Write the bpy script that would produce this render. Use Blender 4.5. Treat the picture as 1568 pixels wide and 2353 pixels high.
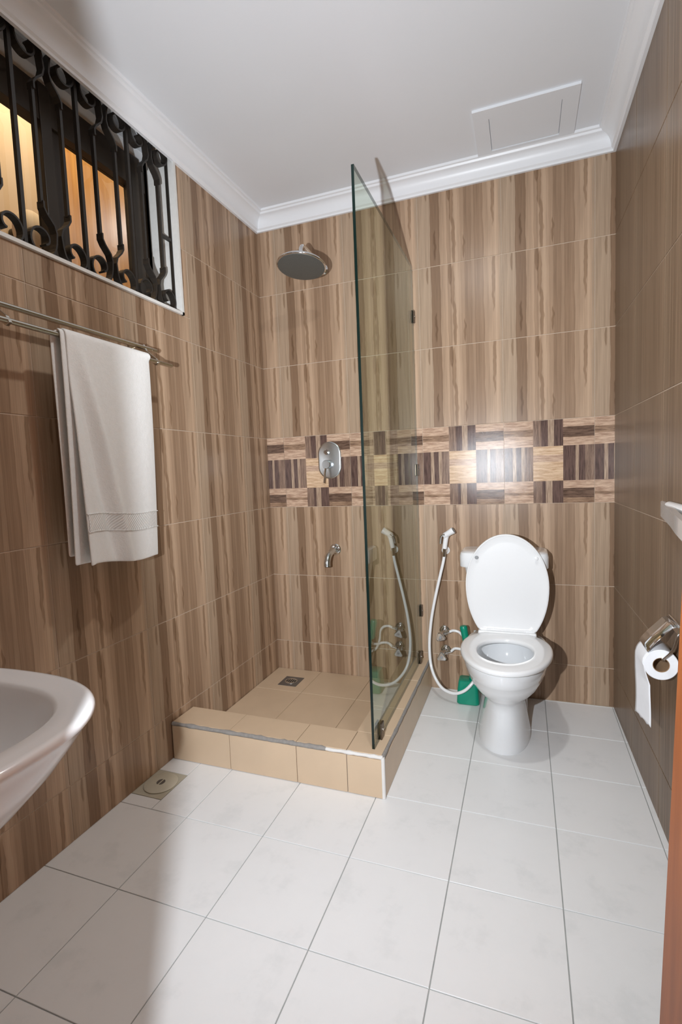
import bpy, math, random
from mathutils import Vector, Matrix
random.seed(7)
S = bpy.context.scene
for o in list(bpy.data.objects): bpy.data.objects.remove(o)
COL = S.collection
PI = math.pi

# ------------------------------------------------------------------ camera
YAW, PITCH, ROLL, F = 0.3537, 0.0814, -0.0402, 1146.4243
def cam_axes(y, p, r):
    f = Vector((-math.sin(y)*math.cos(p), math.cos(y)*math.cos(p), -math.sin(p)))
    rt = Vector((math.cos(y), math.sin(y), 0)); up = rt.cross(f)
    c, s = math.cos(r), math.sin(r)
    return c*rt + s*up, -s*rt + c*up, f
ax, ay, af = cam_axes(YAW, PITCH, ROLL)
cd = bpy.data.cameras.new('camera'); cam = bpy.data.objects.new('camera', cd); COL.objects.link(cam)
cd.sensor_fit = 'VERTICAL'; cd.sensor_height = 24; cd.sensor_width = 24; cd.lens = F/2353*24
cd.clip_start = 0.01
cam.matrix_world = Matrix(((ax.x, ay.x, -af.x, -0.3935), (ax.y, ay.y, -af.y, -2.6116), (ax.z, ay.z, -af.z, 1.1845), (0, 0, 0, 1)))
S.camera = cam

# ------------------------------------------------------------------ light
W = bpy.data.worlds.new('world'); S.world = W; W.use_nodes = True
W.node_tree.nodes['Background'].inputs[0].default_value = (0.55, 0.42, 0.32, 1)
W.node_tree.nodes['Background'].inputs[1].default_value = 0.25
S.view_settings.view_transform = 'Standard'; S.view_settings.look = 'None'
S.view_settings.exposure = 0.04; S.view_settings.gamma = 1; S.view_settings.use_curve_mapping = False
def light(name, kind, loc, power, color, size=0.05, direction=None):
    l = bpy.data.lights.new(name, kind); l.energy = power; l.color = color
    o = bpy.data.objects.new(name, l); COL.objects.link(o); o.location = loc
    if kind == 'AREA':
        l.shape = 'DISK'; l.size = size
        o.rotation_euler = Vector(direction).to_track_quat('-Z', 'Y').to_euler()
    else: l.shadow_soft_size = size
    return o
fl = light('camera_flash', 'AREA', (-0.68, -2.60, 1.19), 34, (0.92, 0.975, 1.04), 0.024, (-0.22, 1, 0.12))
fl.data.spread = math.radians(150)
light('ceiling_light', 'AREA', (-0.68, -1.36, 2.60), 9.2, (0.98, 0.985, 0.97), 0.09, (0, 0.0001, -1))
light('corridor_light', 'POINT', (-2.16, -0.95, 3.15), 30, (1.0, 0.86, 0.66), 0.08)
light('added_wall_light', 'POINT', (-2.10, 0.35, 2.95), 14.0, (0.88, 0.94, 1.0), 0.05)  # added lamp without a known source, brightens the made-up pale wall outside

# ------------------------------------------------------------------ materials
class NT:
    def __init__(s, name):
        s.m = bpy.data.materials.new(name); s.m.use_nodes = True; s.t = s.m.node_tree
        s.b = s.t.nodes['Principled BSDF']; s.out = s.t.nodes['Material Output']
    def n(s, typ, **kw):
        nd = s.t.nodes.new('ShaderNode'+typ)
        for k, v in kw.items():
            if isinstance(k, str) and hasattr(nd, k): setattr(nd, k, v)
        return nd
    def set(s, sock, v):
        if isinstance(v, bpy.types.NodeSocket): s.t.links.new(v, sock)
        elif v is not None: sock.default_value = v
    def math(s, op, a, b=None, c=None):
        nd = s.n('Math', operation=op); s.set(nd.inputs[0], a)
        if b is not None: s.set(nd.inputs[1], b)
        if c is not None: s.set(nd.inputs[2], c)
        return nd.outputs[0]
    def obj(s):
        tc = s.n('TexCoord'); sp = s.n('SeparateXYZ'); s.t.links.new(tc.outputs['Object'], sp.inputs[0])
        return tc.outputs['Object'], sp.outputs[0], sp.outputs[1], sp.outputs[2]
    def vec(s, x, y, z):
        nd = s.n('CombineXYZ'); s.set(nd.inputs[0], x); s.set(nd.inputs[1], y); s.set(nd.inputs[2], z); return nd.outputs[0]
    def noise(s, v, scale, detail=3, rough=0.5):
        nd = s.n('TexNoise'); s.t.links.new(v, nd.inputs['Vector']); nd.inputs['Scale'].default_value = scale
        nd.inputs['Detail'].default_value = detail; nd.inputs['Roughness'].default_value = rough; return nd.outputs['Fac']
    def ramp(s, f, stops, mode='LINEAR'):
        nd = s.n('ValToRGB'); cr = nd.color_ramp; cr.interpolation = mode
        while len(cr.elements) < len(stops): cr.elements.new(0.5)
        for e, (p, c) in zip(cr.elements, stops): e.position = p; e.color = (*c, 1) if len(c) == 3 else c
        s.t.links.new(f, nd.inputs[0]); return nd.outputs[0]
    def mix(s, f, a, b, mode='MIX'):
        nd = s.n('Mix'); nd.data_type = 'RGBA'; nd.blend_type = mode
        s.set(nd.inputs[0], f)
        s.set(nd.inputs[6], (*a, 1) if isinstance(a, tuple) else a); s.set(nd.inputs[7], (*b, 1) if isinstance(b, tuple) else b)
        return nd.outputs[2]
    def bump(s, h, st=0.2, d=0.001):
        nd = s.n('Bump'); nd.inputs['Strength'].default_value = st; nd.inputs['Distance'].default_value = d
        s.t.links.new(h, nd.inputs['Height']); s.t.links.new(nd.outputs[0], s.b.inputs['Normal'])
    def base(s, c): s.set(s.b.inputs['Base Color'], (*c, 1) if isinstance(c, tuple) else c)
    def p(s, **kw):
        for k, v in kw.items(): s.set(s.b.inputs[k.replace('_', ' ')], v)
        return s

def simple(name, col, rough=0.4, metal=0.0, var=0.06, scale=30, coat=0.0, bump=0.0):
    m = NT(name); v, x, y, z = m.obj()
    n = m.noise(v, scale)
    m.base(m.mix(n, tuple(c*(1-var) for c in col), tuple(min(1, c*(1+var)) for c in col)))
    m.p(Roughness=rough, Metallic=metal)
    m.b.inputs['Coat Weight'].default_value = coat
    if bump: m.bump(m.noise(v, scale*6), bump)
    return m.m

def wood_tile_mat(name='striped wood print tile', dark=1.0, contrast=1.0):
    m = NT(name); v, x, y, z = m.obj()
    wob = m.noise(m.vec(m.math('MULTIPLY', x, 22), 0, m.math('MULTIPLY', z, 6)), 1, 2)
    wob = m.math('MULTIPLY', m.math('SUBTRACT', wob, 0.5), 0.016)
    u = m.math('DIVIDE', m.math('ADD', x, wob), 0.4025)
    L1 = (0.50, 0.350, 0.238); L2 = (0.445, 0.306, 0.205); M1 = (0.375, 0.252, 0.165); D1 = (0.270, 0.172, 0.108); D2 = (0.315, 0.206, 0.132); G1 = (0.42, 0.305, 0.212)
    col = m.ramp(u, [(0.0, G1), (0.155, D1), (0.27, L2), (0.36, M1), (0.41, L1), (0.49, L2), (0.52, M1), (0.57, D2), (0.645, M1), (0.68, D2), (0.79, L2), (0.84, L1), (0.94, L1), (0.975, G1)], 'CONSTANT')
    f1 = m.noise(m.vec(m.math('MULTIPLY', x, 260), 0, m.math('MULTIPLY', z, 5)), 1, 4, 0.6)
    f2 = m.noise(m.vec(m.math('MULTIPLY', x, 60), 0, m.math('MULTIPLY', z, 1.6)), 1, 3, 0.6)
    col = m.mix(1.0, col, m.ramp(f1, [(0.3, (0.86, 0.86, 0.86)), (0.7, (1.1, 1.1, 1.1))]), 'MULTIPLY')
    col = m.mix(1.0, col, m.ramp(f2, [(0.3, (0.84, 0.82, 0.80)), (0.65, (1.10, 1.10, 1.10))]), 'MULTIPLY')
    wn = m.noise(m.vec(0, 0, m.math('MULTIPLY', z, 16)), 1, 1)
    # long tapering knot marks of the print
    def spot(x0, z0, a, b, k, wav=0.006, c=(0.62, 0.56, 0.50)):
        nonlocal col
        w = m.math('MULTIPLY', m.math('SUBTRACT', wn, 0.5), wav*4)
        dx = m.math('DIVIDE', m.math('SUBTRACT', m.math('ADD', x, w), x0), a)
        dz = m.math('DIVIDE', m.math('SUBTRACT', z, z0), b)
        d = m.math('ADD', m.math('MULTIPLY', dx, dx), m.math('MULTIPLY', dz, dz))
        d = m.math('ADD', d, m.math('MULTIPLY', m.math('SUBTRACT', f2, 0.5), 0.6))
        mask = m.ramp(d, [(0.6*k, (0.8, 0.8, 0.8)), (0.9*k, (0, 0, 0))])
        col = m.mix(mask, col, m.mix(1.0, col, c, 'MULTIPLY'))
    spot(0.365, 0.33, 0.008, 0.21, 1.0)
    spot(0.158, 0.355, 0.012, 0.065, 1.0, 0.003)
    spot(0.170, 0.29, 0.010, 0.12, 1.0)
    spot(0.178, 0.10, 0.010, 0.14, 1.0)
    spot(0.225, 0.07, 0.006, 0.065, 1.0)
    spot(0.045, 0.36, 0.006, 0.05, 1.0)
    spot(0.085, 0.10, 0.006, 0.08, 1.0)
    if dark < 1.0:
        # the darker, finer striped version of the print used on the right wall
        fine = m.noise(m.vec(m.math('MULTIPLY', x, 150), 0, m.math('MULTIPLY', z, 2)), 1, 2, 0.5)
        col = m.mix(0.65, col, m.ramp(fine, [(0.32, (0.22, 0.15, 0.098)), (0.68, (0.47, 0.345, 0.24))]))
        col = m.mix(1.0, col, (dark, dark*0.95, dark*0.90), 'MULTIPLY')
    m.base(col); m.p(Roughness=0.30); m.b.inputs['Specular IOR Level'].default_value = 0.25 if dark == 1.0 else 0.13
    return m.m

def plank_mat(name, a, b, horizontal):
    m = NT(name); v, x, y, z = m.obj()
    if horizontal: vv = m.vec(m.math('MULTIPLY', x, 14), 0, m.math('MULTIPLY', z, 110))
    else: vv = m.vec(m.math('MULTIPLY', x, 150), 0, m.math('MULTIPLY', z, 9))
    f = m.noise(vv, 1, 4, 0.7)
    m.base(m.ramp(f, [(0.36, a), (0.60, b)])); m.p(Roughness=0.15)
    m.b.inputs['Specular IOR Level'].default_value = 0.17
    m.bump(m.noise(m.vec(m.math('MULTIPLY', x, 900), 0, m.math('MULTIPLY', z, 900)), 1, 1), 0.12)
    return m.m

def marble_tile_mat():
    m = NT('white marbled floor tile'); v, x, y, z = m.obj()
    oi = m.n('ObjectInfo')
    vv = m.n('VectorMath', operation='ADD'); m.t.links.new(v, vv.inputs[0])
    m.set(vv.inputs[1], m.vec(m.math('MULTIPLY', oi.outputs['Random'], 40), 0, 0))
    n = m.noise(vv.outputs[0], 7, 6, 0.65)
    m.base(m.ramp(n, [(0.34, (0.80, 0.81, 0.81)), (0.46, (0.855, 0.86, 0.86)), (0.7, (0.87, 0.875, 0.875))]))
    m.p(Roughness=0.24); m.b.inputs['Specular IOR Level'].default_value = 0.35
    return m.m

def glass_mat(name, tint, spec=1.0):
    m = NT(name); t = m.t; t.nodes.remove(m.b)
    tr = m.n('BsdfTransparent'); tr.inputs[0].default_value = (*tint, 1)
    gl = m.n('BsdfGlossy'); gl.inputs['Roughness'].default_value = 0.012; gl.inputs[0].default_value = (0.95, 1.0, 0.97, 1)
    fr = m.n('Fresnel'); fr.inputs[0].default_value = 1.5
    geo = m.n('NewGeometry')
    front = m.math('SUBTRACT', 1.0, geo.outputs['Backfacing'])
    fac = m.math('MINIMUM', m.math('MULTIPLY', m.math('MULTIPLY', fr.outputs[0], front), 1.35*spec), 0.97)
    mx = m.n('MixShader'); t.links.new(fac, mx.inputs[0]); t.links.new(tr.outputs[0], mx.inputs[1]); t.links.new(gl.outputs[0], mx.inputs[2])
    t.links.new(mx.outputs[0], m.out.inputs[0])
    return m.m

def towel_mat():
    m = NT('white terry cloth'); v, x, y, z = m.obj()
    n = m.noise(v, 260, 3, 0.7); n2 = m.noise(v, 60, 3, 0.6)
    m.base(m.mix(n2, (0.88, 0.88, 0.86), (0.95, 0.95, 0.94)))
    m.p(Roughness=0.95); m.b.inputs['Sheen Weight'].default_value = 0.3
    m.bump(m.math('ADD', n, m.math('MULTIPLY', n2, 0.8)), 0.8, 0.002)
    return m.m
def towel_border_mat():
    m = NT('ribbed towel border'); v, x, y, z = m.obj()
    w = m.math('SINE', m.math('MULTIPLY', m.math('ADD', m.math('MULTIPLY', y, -1.0), m.math('MULTIPLY', z, 1.0)), 620))
    m.base(m.mix(m.math('MULTIPLY', m.math('ADD', w, 1), 0.5), (0.80, 0.80, 0.78), (0.93, 0.93, 0.92)))
    m.p(Roughness=0.9); m.bump(w, 0.5, 0.0015)
    return m.m

M = {}
M['wood'] = wood_tile_mat()
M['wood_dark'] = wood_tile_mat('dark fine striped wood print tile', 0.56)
M['grout'] = simple('tan grout', (0.60, 0.48, 0.37), 0.85, 0, 0.1, 80)
M['grout_floor'] = simple('grey floor grout', (0.36, 0.37, 0.36), 0.9, 0, 0.25, 12)
M['marble'] = marble_tile_mat()
M['lh'] = plank_mat('light plank print across', (0.36, 0.22, 0.15), (0.66, 0.47, 0.34), True)
M['yh'] = plank_mat('yellow plank print across', (0.50, 0.31, 0.18), (0.76, 0.56, 0.38), True)
M['dh'] = plank_mat('dark plank print across', (0.075, 0.043, 0.030), (0.20, 0.125, 0.088), True)
M['mh'] = plank_mat('mid plank print across', (0.17, 0.10, 0.066), (0.40, 0.26, 0.17), True)
M['dv'] = plank_mat('dark plank print upright', (0.065, 0.038, 0.032), (0.17, 0.105, 0.085), False)
M['mv'] = plank_mat('mid plank print upright', (0.13, 0.08, 0.06), (0.33, 0.22, 0.16), False)
M['sv'] = plank_mat('pale streak print upright', (0.26, 0.17, 0.12), (0.52, 0.38, 0.27), False)
M['ceil'] = simple('matt white ceiling paint', (0.82, 0.84, 0.87), 0.75, 0, 0.015, 5, bump=0.05)
M['plaster'] = simple('white gloss paint cornice', (0.88, 0.89, 0.91), 0.35, 0, 0.02, 8)
M['white_frame'] = simple('white grout window reveal', (0.78, 0.77, 0.74), 0.6, 0, 0.08, 60)
M['curb'] = simple('beige ceramic tile', (0.66, 0.50, 0.345), 0.38, 0, 0.07, 9, bump=0.06)
M['curb_side'] = M['curb']
M['mortar'] = simple('grey mortar', (0.30, 0.28, 0.26), 0.95, 0, 0.25, 90, bump=0.5)
M['trim_white'] = simple('white plastic edge trim', (0.80, 0.78, 0.75), 0.3, 0, 0.06, 40)
M['ceramic'] = simple('white glazed ceramic', (0.84, 0.85, 0.86), 0.09, 0, 0.01, 4, coat=0.4)
M['plastic'] = simple('white gloss plastic', (0.90, 0.905, 0.91), 0.16, 0, 0.01, 4, coat=0.2)
M['basin'] = simple('pale grey glazed ceramic', (0.87, 0.88, 0.90), 0.14, 0, 0.01, 5, coat=0.2)
M['chrome'] = simple('chrome', (0.78, 0.79, 0.80), 0.09, 1.0, 0.03, 20)
M['satin'] = simple('satin chrome plate', (0.62, 0.66, 0.68), 0.26, 1.0, 0.05, 30)
M['rail'] = simple('brushed steel', (0.66, 0.62, 0.55), 0.2, 1.0, 0.05, 40)
M['spray'] = simple('grey rubber nozzle face', (0.14, 0.15, 0.145), 0.45, 0.3, 0.35, 420)
M['dark_metal'] = simple('dark bronze clip', (0.14, 0.11, 0.085), 0.3, 0.9, 0.1, 50)
M['iron'] = simple('black painted wrought iron', (0.022, 0.018, 0.015), 0.5, 0.0, 0.25, 60, bump=0.15)
M['alu'] = simple('dark brown aluminium', (0.040, 0.028, 0.018), 0.4, 0.0, 0.2, 12)
M['green'] = simple('green plastic', (0.0, 0.27, 0.165), 0.35, 0, 0.08, 12)
M['paper'] = simple('white tissue paper', (0.86, 0.87, 0.90), 0.95, 0, 0.03, 60, bump=0.3)
M['card'] = simple('brown cardboard core', (0.32, 0.20, 0.11), 0.9, 0, 0.1, 60)
M['towel'] = towel_mat(); M['towel_border'] = towel_border_mat()
M['glass'] = glass_mat('green tinted shower glass', (0.80, 0.845, 0.775))
M['glass_edge'] = simple('dark green polished glass edge', (0.001, 0.010, 0.008), 0.25, 0, 0.1, 5)
M['pane'] = glass_mat('window glass', (0.93, 0.94, 0.92), 0.8)
M['cream'] = simple('cream render', (0.70, 0.50, 0.32), 0.85, 0, 0.05, 6)
M['outer_white'] = simple('pale outside render', (0.85, 0.86, 0.90), 0.85, 0, 0.03, 6)
M['orange_wood'] = None
M['drain_tile'] = simple('beige cement patch', (0.52, 0.48, 0.38), 0.8, 0, 0.08, 25, bump=0.2)
M['drain_cap'] = simple('cream plastic trap cover', (0.60, 0.565, 0.455), 0.5, 0, 0.04, 20)
M['dark'] = simple('dark hole', (0.02, 0.018, 0.015), 0.8)
M['steel_dark'] = simple('dull steel grate', (0.20, 0.19, 0.18), 0.45, 0.6, 0.15, 80)
M['water'] = simple('still water', (0.62, 0.66, 0.69), 0.03, 0, 0.01, 3, coat=0.6)
M['grey_dot'] = simple('grey rubber', (0.30, 0.31, 0.32), 0.6)
M['globe'] = simple('cream lamp globe', (0.74, 0.56, 0.38), 0.8)
def door_wood(name, a, b):
    m = NT(name); v, x, y, z = m.obj()
    f = m.noise(m.vec(m.math('MULTIPLY', x, 40), m.math('MULTIPLY', y, 40), m.math('MULTIPLY', z, 3)), 1, 4)
    m.base(m.ramp(f, [(0.3, a), (0.7, b)])); m.p(Roughness=0.4); return m.m
M['orange_wood'] = door_wood('varnished orange wood', (0.55, 0.24, 0.06), (0.74, 0.36, 0.10))
M['door'] = door_wood('varnished reddish door wood', (0.24, 0.065, 0.016), (0.36, 0.11, 0.03))
M['hall'] = simple('hallway paint', (0.55, 0.48, 0.40), 0.9)

# ------------------------------------------------------------------ mesh helpers
def mk(name, verts, faces, mat, parent=None, smooth=False, loc=None, fm=None):
    me = bpy.data.meshes.new(name); me.from_pydata([tuple(v) for v in verts], [], faces); me.validate()
    mats = mat if isinstance(mat, (list, tuple)) else [mat]
    for m in mats: me.materials.append(m)
    if fm:
        for p, i in zip(me.polygons, fm): p.material_index = i
    import bmesh
    b = bmesh.new(); b.from_mesh(me); bmesh.ops.recalc_face_normals(b, faces=b.faces); b.to_mesh(me); b.free()
    if smooth: me.polygons.foreach_set('use_smooth', [True]*len(me.polygons))
    o = bpy.data.objects.new(name, me); COL.objects.link(o)
    if parent: o.parent = parent
    if loc: o.location = loc
    return o
def bevel(o, w, seg=2):
    md = o.modifiers.new('bevel', 'BEVEL'); md.width = w; md.segments = seg; md.limit_method = 'ANGLE'; md.angle_limit = math.radians(40)
    return o
def smooth_angle(o, deg=35):
    o.data.polygons.foreach_set('use_smooth', [True]*len(o.data.polygons))
    try: o.data.set_sharp_from_angle(angle=math.radians(deg))
    except Exception: pass
    return o
def BV(x0, x1, y0, y1, z0, z1):
    return [(x0, y0, z0), (x1, y0, z0), (x1, y1, z0), (x0, y1, z0), (x0, y0, z1), (x1, y0, z1), (x1, y1, z1), (x0, y1, z1)]
BF = [(0, 3, 2, 1), (4, 5, 6, 7), (0, 1, 5, 4), (1, 2, 6, 5), (2, 3, 7, 6), (3, 0, 4, 7)]
def box(name, x0, x1, y0, y1, z0, z1, mat, parent=None, bv=0):
    o = mk(name, BV(x0, x1, y0, y1, z0, z1), BF, mat, parent)
    if bv: bevel(o, bv)
    return o
def sweep(pts, rad, n=10, cap=True, flat=None):
    """tube along pts; rad number or list; flat=(w,h) gives a rectangular section with w along fixed axis x"""
    pts = [Vector(p) for p in pts]; V = []; Fc = []
    up = None; rings = []
    for i, p in enumerate(pts):
        t = (pts[min(i+1, len(pts)-1)] - pts[max(i-1, 0)]).normalized()
        if flat:
            a = Vector((1, 0, 0)); b = t.cross(a).normalized(); w, h = flat
            rings.append([p+a*w/2+b*h/2, p-a*w/2+b*h/2, p-a*w/2-b*h/2, p+a*w/2-b*h/2])
        else:
            if up is None: up = Vector((0, 0, 1)) if abs(t.z) < 0.9 else Vector((1, 0, 0))
            a = t.cross(up).normalized(); b = a.cross(t).normalized(); up = b
            r = rad[i] if isinstance(rad, (list, tuple)) else rad
            rings.append([p + a*r*math.cos(2*PI*k/n) + b*r*math.sin(2*PI*k/n) for k in range(n)])
    m = len(rings[0])
    for r in rings: V += r
    for i in range(len(rings)-1):
        for k in range(m): Fc.append((i*m+k, i*m+(k+1) % m, (i+1)*m+(k+1) % m, (i+1)*m+k))
    if cap: Fc.append(tuple(range(m))[::-1]); Fc.append(tuple((len(rings)-1)*m+k for k in range(m)))
    return V, Fc
def join(parts):
    V = []; Fc = []
    for v, f in parts:
        o = len(V); V += list(v); Fc += [tuple(i+o for i in q) for q in f]
    return V, Fc
def tube(name, pts, rad, mat, parent=None, n=12):
    v, f = sweep(pts, rad, n); return smooth_angle(mk(name, v, f, mat, parent), 50)
def spline(ctrl, k=8):
    c = [Vector(p) for p in ctrl]; c = [c[0]*2-c[1]] + c + [c[-1]*2-c[-2]]; out = []
    for i in range(1, len(c)-2):
        for j in range(k):
            t = j/k; a, b, d, e = c[i-1], c[i], c[i+1], c[i+2]
            out.append(0.5*((2*b)+(-a+d)*t+(2*a-5*b+4*d-e)*t*t+(-a+3*b-3*d+e)*t**3))
    out.append(c[-2]); return out
def ring_loft(rings, closed=True, cap0=False, cap1=False):
    m = len(rings[0]); V = [v for r in rings for v in r]; Fc = []
    for i in range(len(rings)-1):
        for k in range(m): Fc.append((i*m+k, i*m+(k+1) % m, (i+1)*m+(k+1) % m, (i+1)*m+k))
    if cap0: Fc.append(tuple(range(m))[::-1])
    if cap1: Fc.append(tuple((len(rings)-1)*m+k for k in range(m)))
    return V, Fc
def egg(z, cx, cy, rx, rf, rb, n=48, e=2.0, eb=None):
    out = []
    for k in range(n):
        t = 2*PI*k/n; c, s = math.cos(t), math.sin(t)
        q = (eb or e) if s > 0 else e
        x = math.copysign(abs(c)**(2/q), c)*rx; y = math.copysign(abs(s)**(2/q), s)*(rb if s > 0 else rf)
        out.append(Vector((cx+x, cy+y, z)))
    return out
def lathe(profile, origin, axis, n=32):
    """profile [(r, h)] turned about axis through origin"""
    ax_ = Vector(axis).normalized(); u = ax_.orthogonal().normalized(); w = ax_.cross(u); o = Vector(origin)
    rings = [[o+ax_*h+(u*math.cos(2*PI*k/n)+w*math.sin(2*PI*k/n))*max(r, 1e-5) for k in range(n)] for r, h in profile]
    return ring_loft(rings, cap0=True, cap1=True)
def lathe_obj(name, profile, origin, axis, mat, parent=None, n=32, deg=35):
    v, f = lathe(profile, origin, axis, n); return smooth_angle(mk(name, v, f, mat, parent), deg)
def empty(name, loc=(0, 0, 0)):
    o = bpy.data.objects.new(name, None); COL.objects.link(o); o.location = loc; o.empty_display_size = 0.05; return o
def reparent(root):
    """children are modelled in world space: give them the inverse of the root's location"""
    bpy.context.view_layer.update()
    for c in root.children: c.matrix_parent_inverse = Matrix.Translation(root.location).inverted()
def thing(name, label, cat, loc=(0, 0, 0), group=None):
    o = empty(name, loc); o['label'] = label; o['category'] = cat
    if group: o['group'] = group
    return o
def tag(o, label, cat, group=None):
    o['label'] = label; o['category'] = cat
    if group: o['group'] = group
    return o
def struct(o): o['kind'] = 'structure'; return o

# ------------------------------------------------------------------ room shell
CZ = 2.625         # ceiling height
XL = -1.7994; RH = 0.19; TW = 0.4025; TH = 0.40
ZR = [RH-TH + TH*k for k in range(8)]      # -.21 .19 .59 .99 1.39 1.79 2.19 2.59
WZ0, WY0, WY1 = 1.897, -2.12, -0.711      # window opening on the left wall
GAP = 0.0012
cache = {}
def tile_mesh(key, x0, x1, z0, z1, mat, d=0.008, bv=0.0012, flat=False):
    """tile slab with an eased edge, front face at local y=-d (or local z=d when flat)"""
    if key in cache: return cache[key]
    o = [(x0, 0, z0), (x1, 0, z0), (x1, 0, z1), (x0, 0, z1), (x0, -d+bv, z0), (x1, -d+bv, z0), (x1, -d+bv, z1), (x0, -d+bv, z1),
         (x0+bv, -d, z0+bv), (x1-bv, -d, z0+bv), (x1-bv, -d, z1-bv), (x0+bv, -d, z1-bv)]
    f = [(0, 1, 5, 4), (1, 2, 6, 5), (2, 3, 7, 6), (3, 0, 4, 7), (4, 5, 9, 8), (5, 6, 10, 9), (6, 7, 11, 10), (7, 4, 8, 11), (8, 9, 10, 11)]
    if flat: o = [(x, z, -y) for x, y, z in o]; f = [q[::-1] for q in f]
    me = bpy.data.meshes.new('tile'); me.from_pydata(o, [], f); me.materials.append(mat); cache[key] = me
    return me
def put(name, me, parent, loc):
    o = bpy.data.objects.new(name, me); COL.objects.link(o); o.parent = parent; o.location = loc; return o
def tile_rects(u0, u1, joints, rows, hole=None):
    out = []
    for a, b in zip(joints[:-1], joints[1:]):
        for c, d in zip(rows[:-1], rows[1:]):
            A, B = max(a, u0), min(b, u1); Cc, Dd = max(c, 0), min(d, 2.60)
            if B-A < 0.01 or Dd-Cc < 0.01: continue
            rs = [(A, B, Cc, Dd)]
            if hole:
                h0, h1, hz = hole
                if Dd > hz and B > h0 and A < h1:
                    rs = []
                    if Cc < hz-0.01: rs.append((A, B, Cc, hz))
                    if B > h1+0.01: rs.append((max(A, h1), B, max(Cc, hz), Dd) if Cc < hz-0.01 else (max(A, h1), B, Cc, Dd))
                    if A < h0-0.01: rs.append((A, h0, max(Cc, hz), Dd))
            for r in rs: out.append((a, c, r))
    return out
BLK = [(0, 0.1345, 0.268, 0.4025), (0, 0.108, 0.274, 0.400)]
def band_mesh(A, B, a, z0, dz):
    """tile print of basket weave blocks: every plank of the print is its own face on one flat glossy tile"""
    key = ('band', round(A-a, 4), round(B-a, 4))
    if key in cache: return cache[key]
    mats = [M[k] for k in ('lh', 'yh', 'dh', 'mh', 'dv', 'mv', 'sv')]; L = {k: i for i, k in enumerate(('lh', 'yh', 'dh', 'mh', 'dv', 'mv', 'sv'))}
    blocks = {(0, 2): ('h', [('lh', .33), ('mh', .25), ('lh', .42)]), (0, 1): ('v', [('dv', .3), ('sv', .12), ('dv', .18), ('sv', .1), ('mv', .3)]), (0, 0): ('h', [('lh', .5), ('mh', .12), ('lh', .38)]),
              (1, 2): ('v', [('mv', .28), ('dv', .22), ('sv', .2), ('dv', .3)]), (1, 1): ('h', [('yh', .25), ('lh', .2), ('yh', .27), ('yh', .28)]), (1, 0): ('v', [('mv', .3), ('dv', .12), ('sv', .22), ('dv', .36)]),
              (2, 2): ('h', [('lh', .3), ('dh', .38), ('mh', .02), ('lh', .30)]), (2, 1): ('v', [('dv', .4), ('sv', .1), ('dv', .2), ('mv', .3)]), (2, 0): ('h', [('lh', .34), ('dh', .42), ('mh', .24)])}
    d = 0.008; V = []; Fc = []; fm = []
    g = 0.0008; x0, x1 = A-a+g, B-a-g; zz0, zz1 = g, dz-g
    def quad(p, q, r, s, mi):
        i = len(V); V.extend([(p, -d, r), (q, -d, r), (q, -d, s), (p, -d, s)]); Fc.append((i, i+1, i+2, i+3)); fm.append(mi)
    for (ci, ri), (o_, pl) in blocks.items():
        bx0, bx1 = BLK[0][ci], BLK[0][ci+1]; bz0, bz1 = BLK[1][ri], BLK[1][ri+1]; t = 0
        for nm, w in pl:
            if o_ == 'v': p, q, r, s = bx0+(bx1-bx0)*t, bx0+(bx1-bx0)*(t+w), bz0, bz1
            else: p, q, r, s = bx0, bx1, bz1-(bz1-bz0)*(t+w), bz1-(bz1-bz0)*t
            t += w
            p, q, r, s = max(p, x0), min(q, x1), max(r, zz0), min(s, zz1)
            if q-p > 0.001 and s-r > 0.0005: quad(p, q, r, s, L[nm])
    i = len(V); V += [(x0, 0, zz0), (x1, 0, zz0), (x1, 0, zz1), (x0, 0, zz1), (x0, -d, zz0), (x1, -d, zz0), (x1, -d, zz1), (x0, -d, zz1)]
    for q in [(0, 1, 5, 4), (1, 2, 6, 5), (2, 3, 7, 6), (3, 0, 4, 7)]: Fc.append(tuple(i+k for k in q)); fm.append(L['mv'])
    me = bpy.data.meshes.new('band_tile'); me.from_pydata(V, [], Fc)
    for mm in mats: me.materials.append(mm)
    for p, mi in zip(me.polygons, fm): p.material_index = mi
    cache[key] = me; return me

def wall(name, origin, rz, u0, u1, joints, hole=None, band=False, mat='wood'):
    """grout slab in local axes (x along the wall, -y into the room); its tiles are children"""
    parts = []
    d = 0.006
    zt = 2.72
    if hole:
        h0, h1, hz = hole
        for a, b, c, e in [(u0, u1, -0.05, hz), (u0, h0, hz, zt), (h1, u1, hz, zt)]: parts.append((BV(a, b, -d, 0.12, c, e), BF))
    else: parts.append((BV(u0, u1, -d, 0.12, -0.05, zt), BF))
    v, f = join(parts); w = struct(mk(name, v, f, M['grout'])); w.location = origin; w.rotation_euler = (0, 0, rz)
    for a, c, (A, B, C_, D_) in tile_rects(u0, u1, joints, ZR, hole):
        if band and abs(c-ZR[3]) < 1e-6:
            put('band_tile', band_mesh(A, B, a, c, TH), w, (a, 0, c)); continue
        g = GAP
        key = (mat, round(A-a, 4), round(B-a, 4), round(C_-c, 4), round(D_-c, 4))
        put('wall_tile', tile_mesh(key, A-a+g, B-a-g, C_-c+g*1.3, D_-c-g*1.3, M[mat]), w, (a, 0, c))
    return w
jb = [-0.083-TW*k for k in range(6)][::-1] + [-0.083+TW]
wall_back = wall('wall_back', (0, 0.008, 0), 0, XL-0.01, 0.01, jb, band=True)
jl = [-0.26-TW*k for k in range(8)][::-1] + [-0.26+TW]
wall_left = wall('wall_left', (XL-0.008, 0, 0), PI/2-0.0029, -2.45, 0.0, jl, hole=(WY0, WY1, WZ0))
jr = [-0.0+TW*k for k in range(8)]
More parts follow.
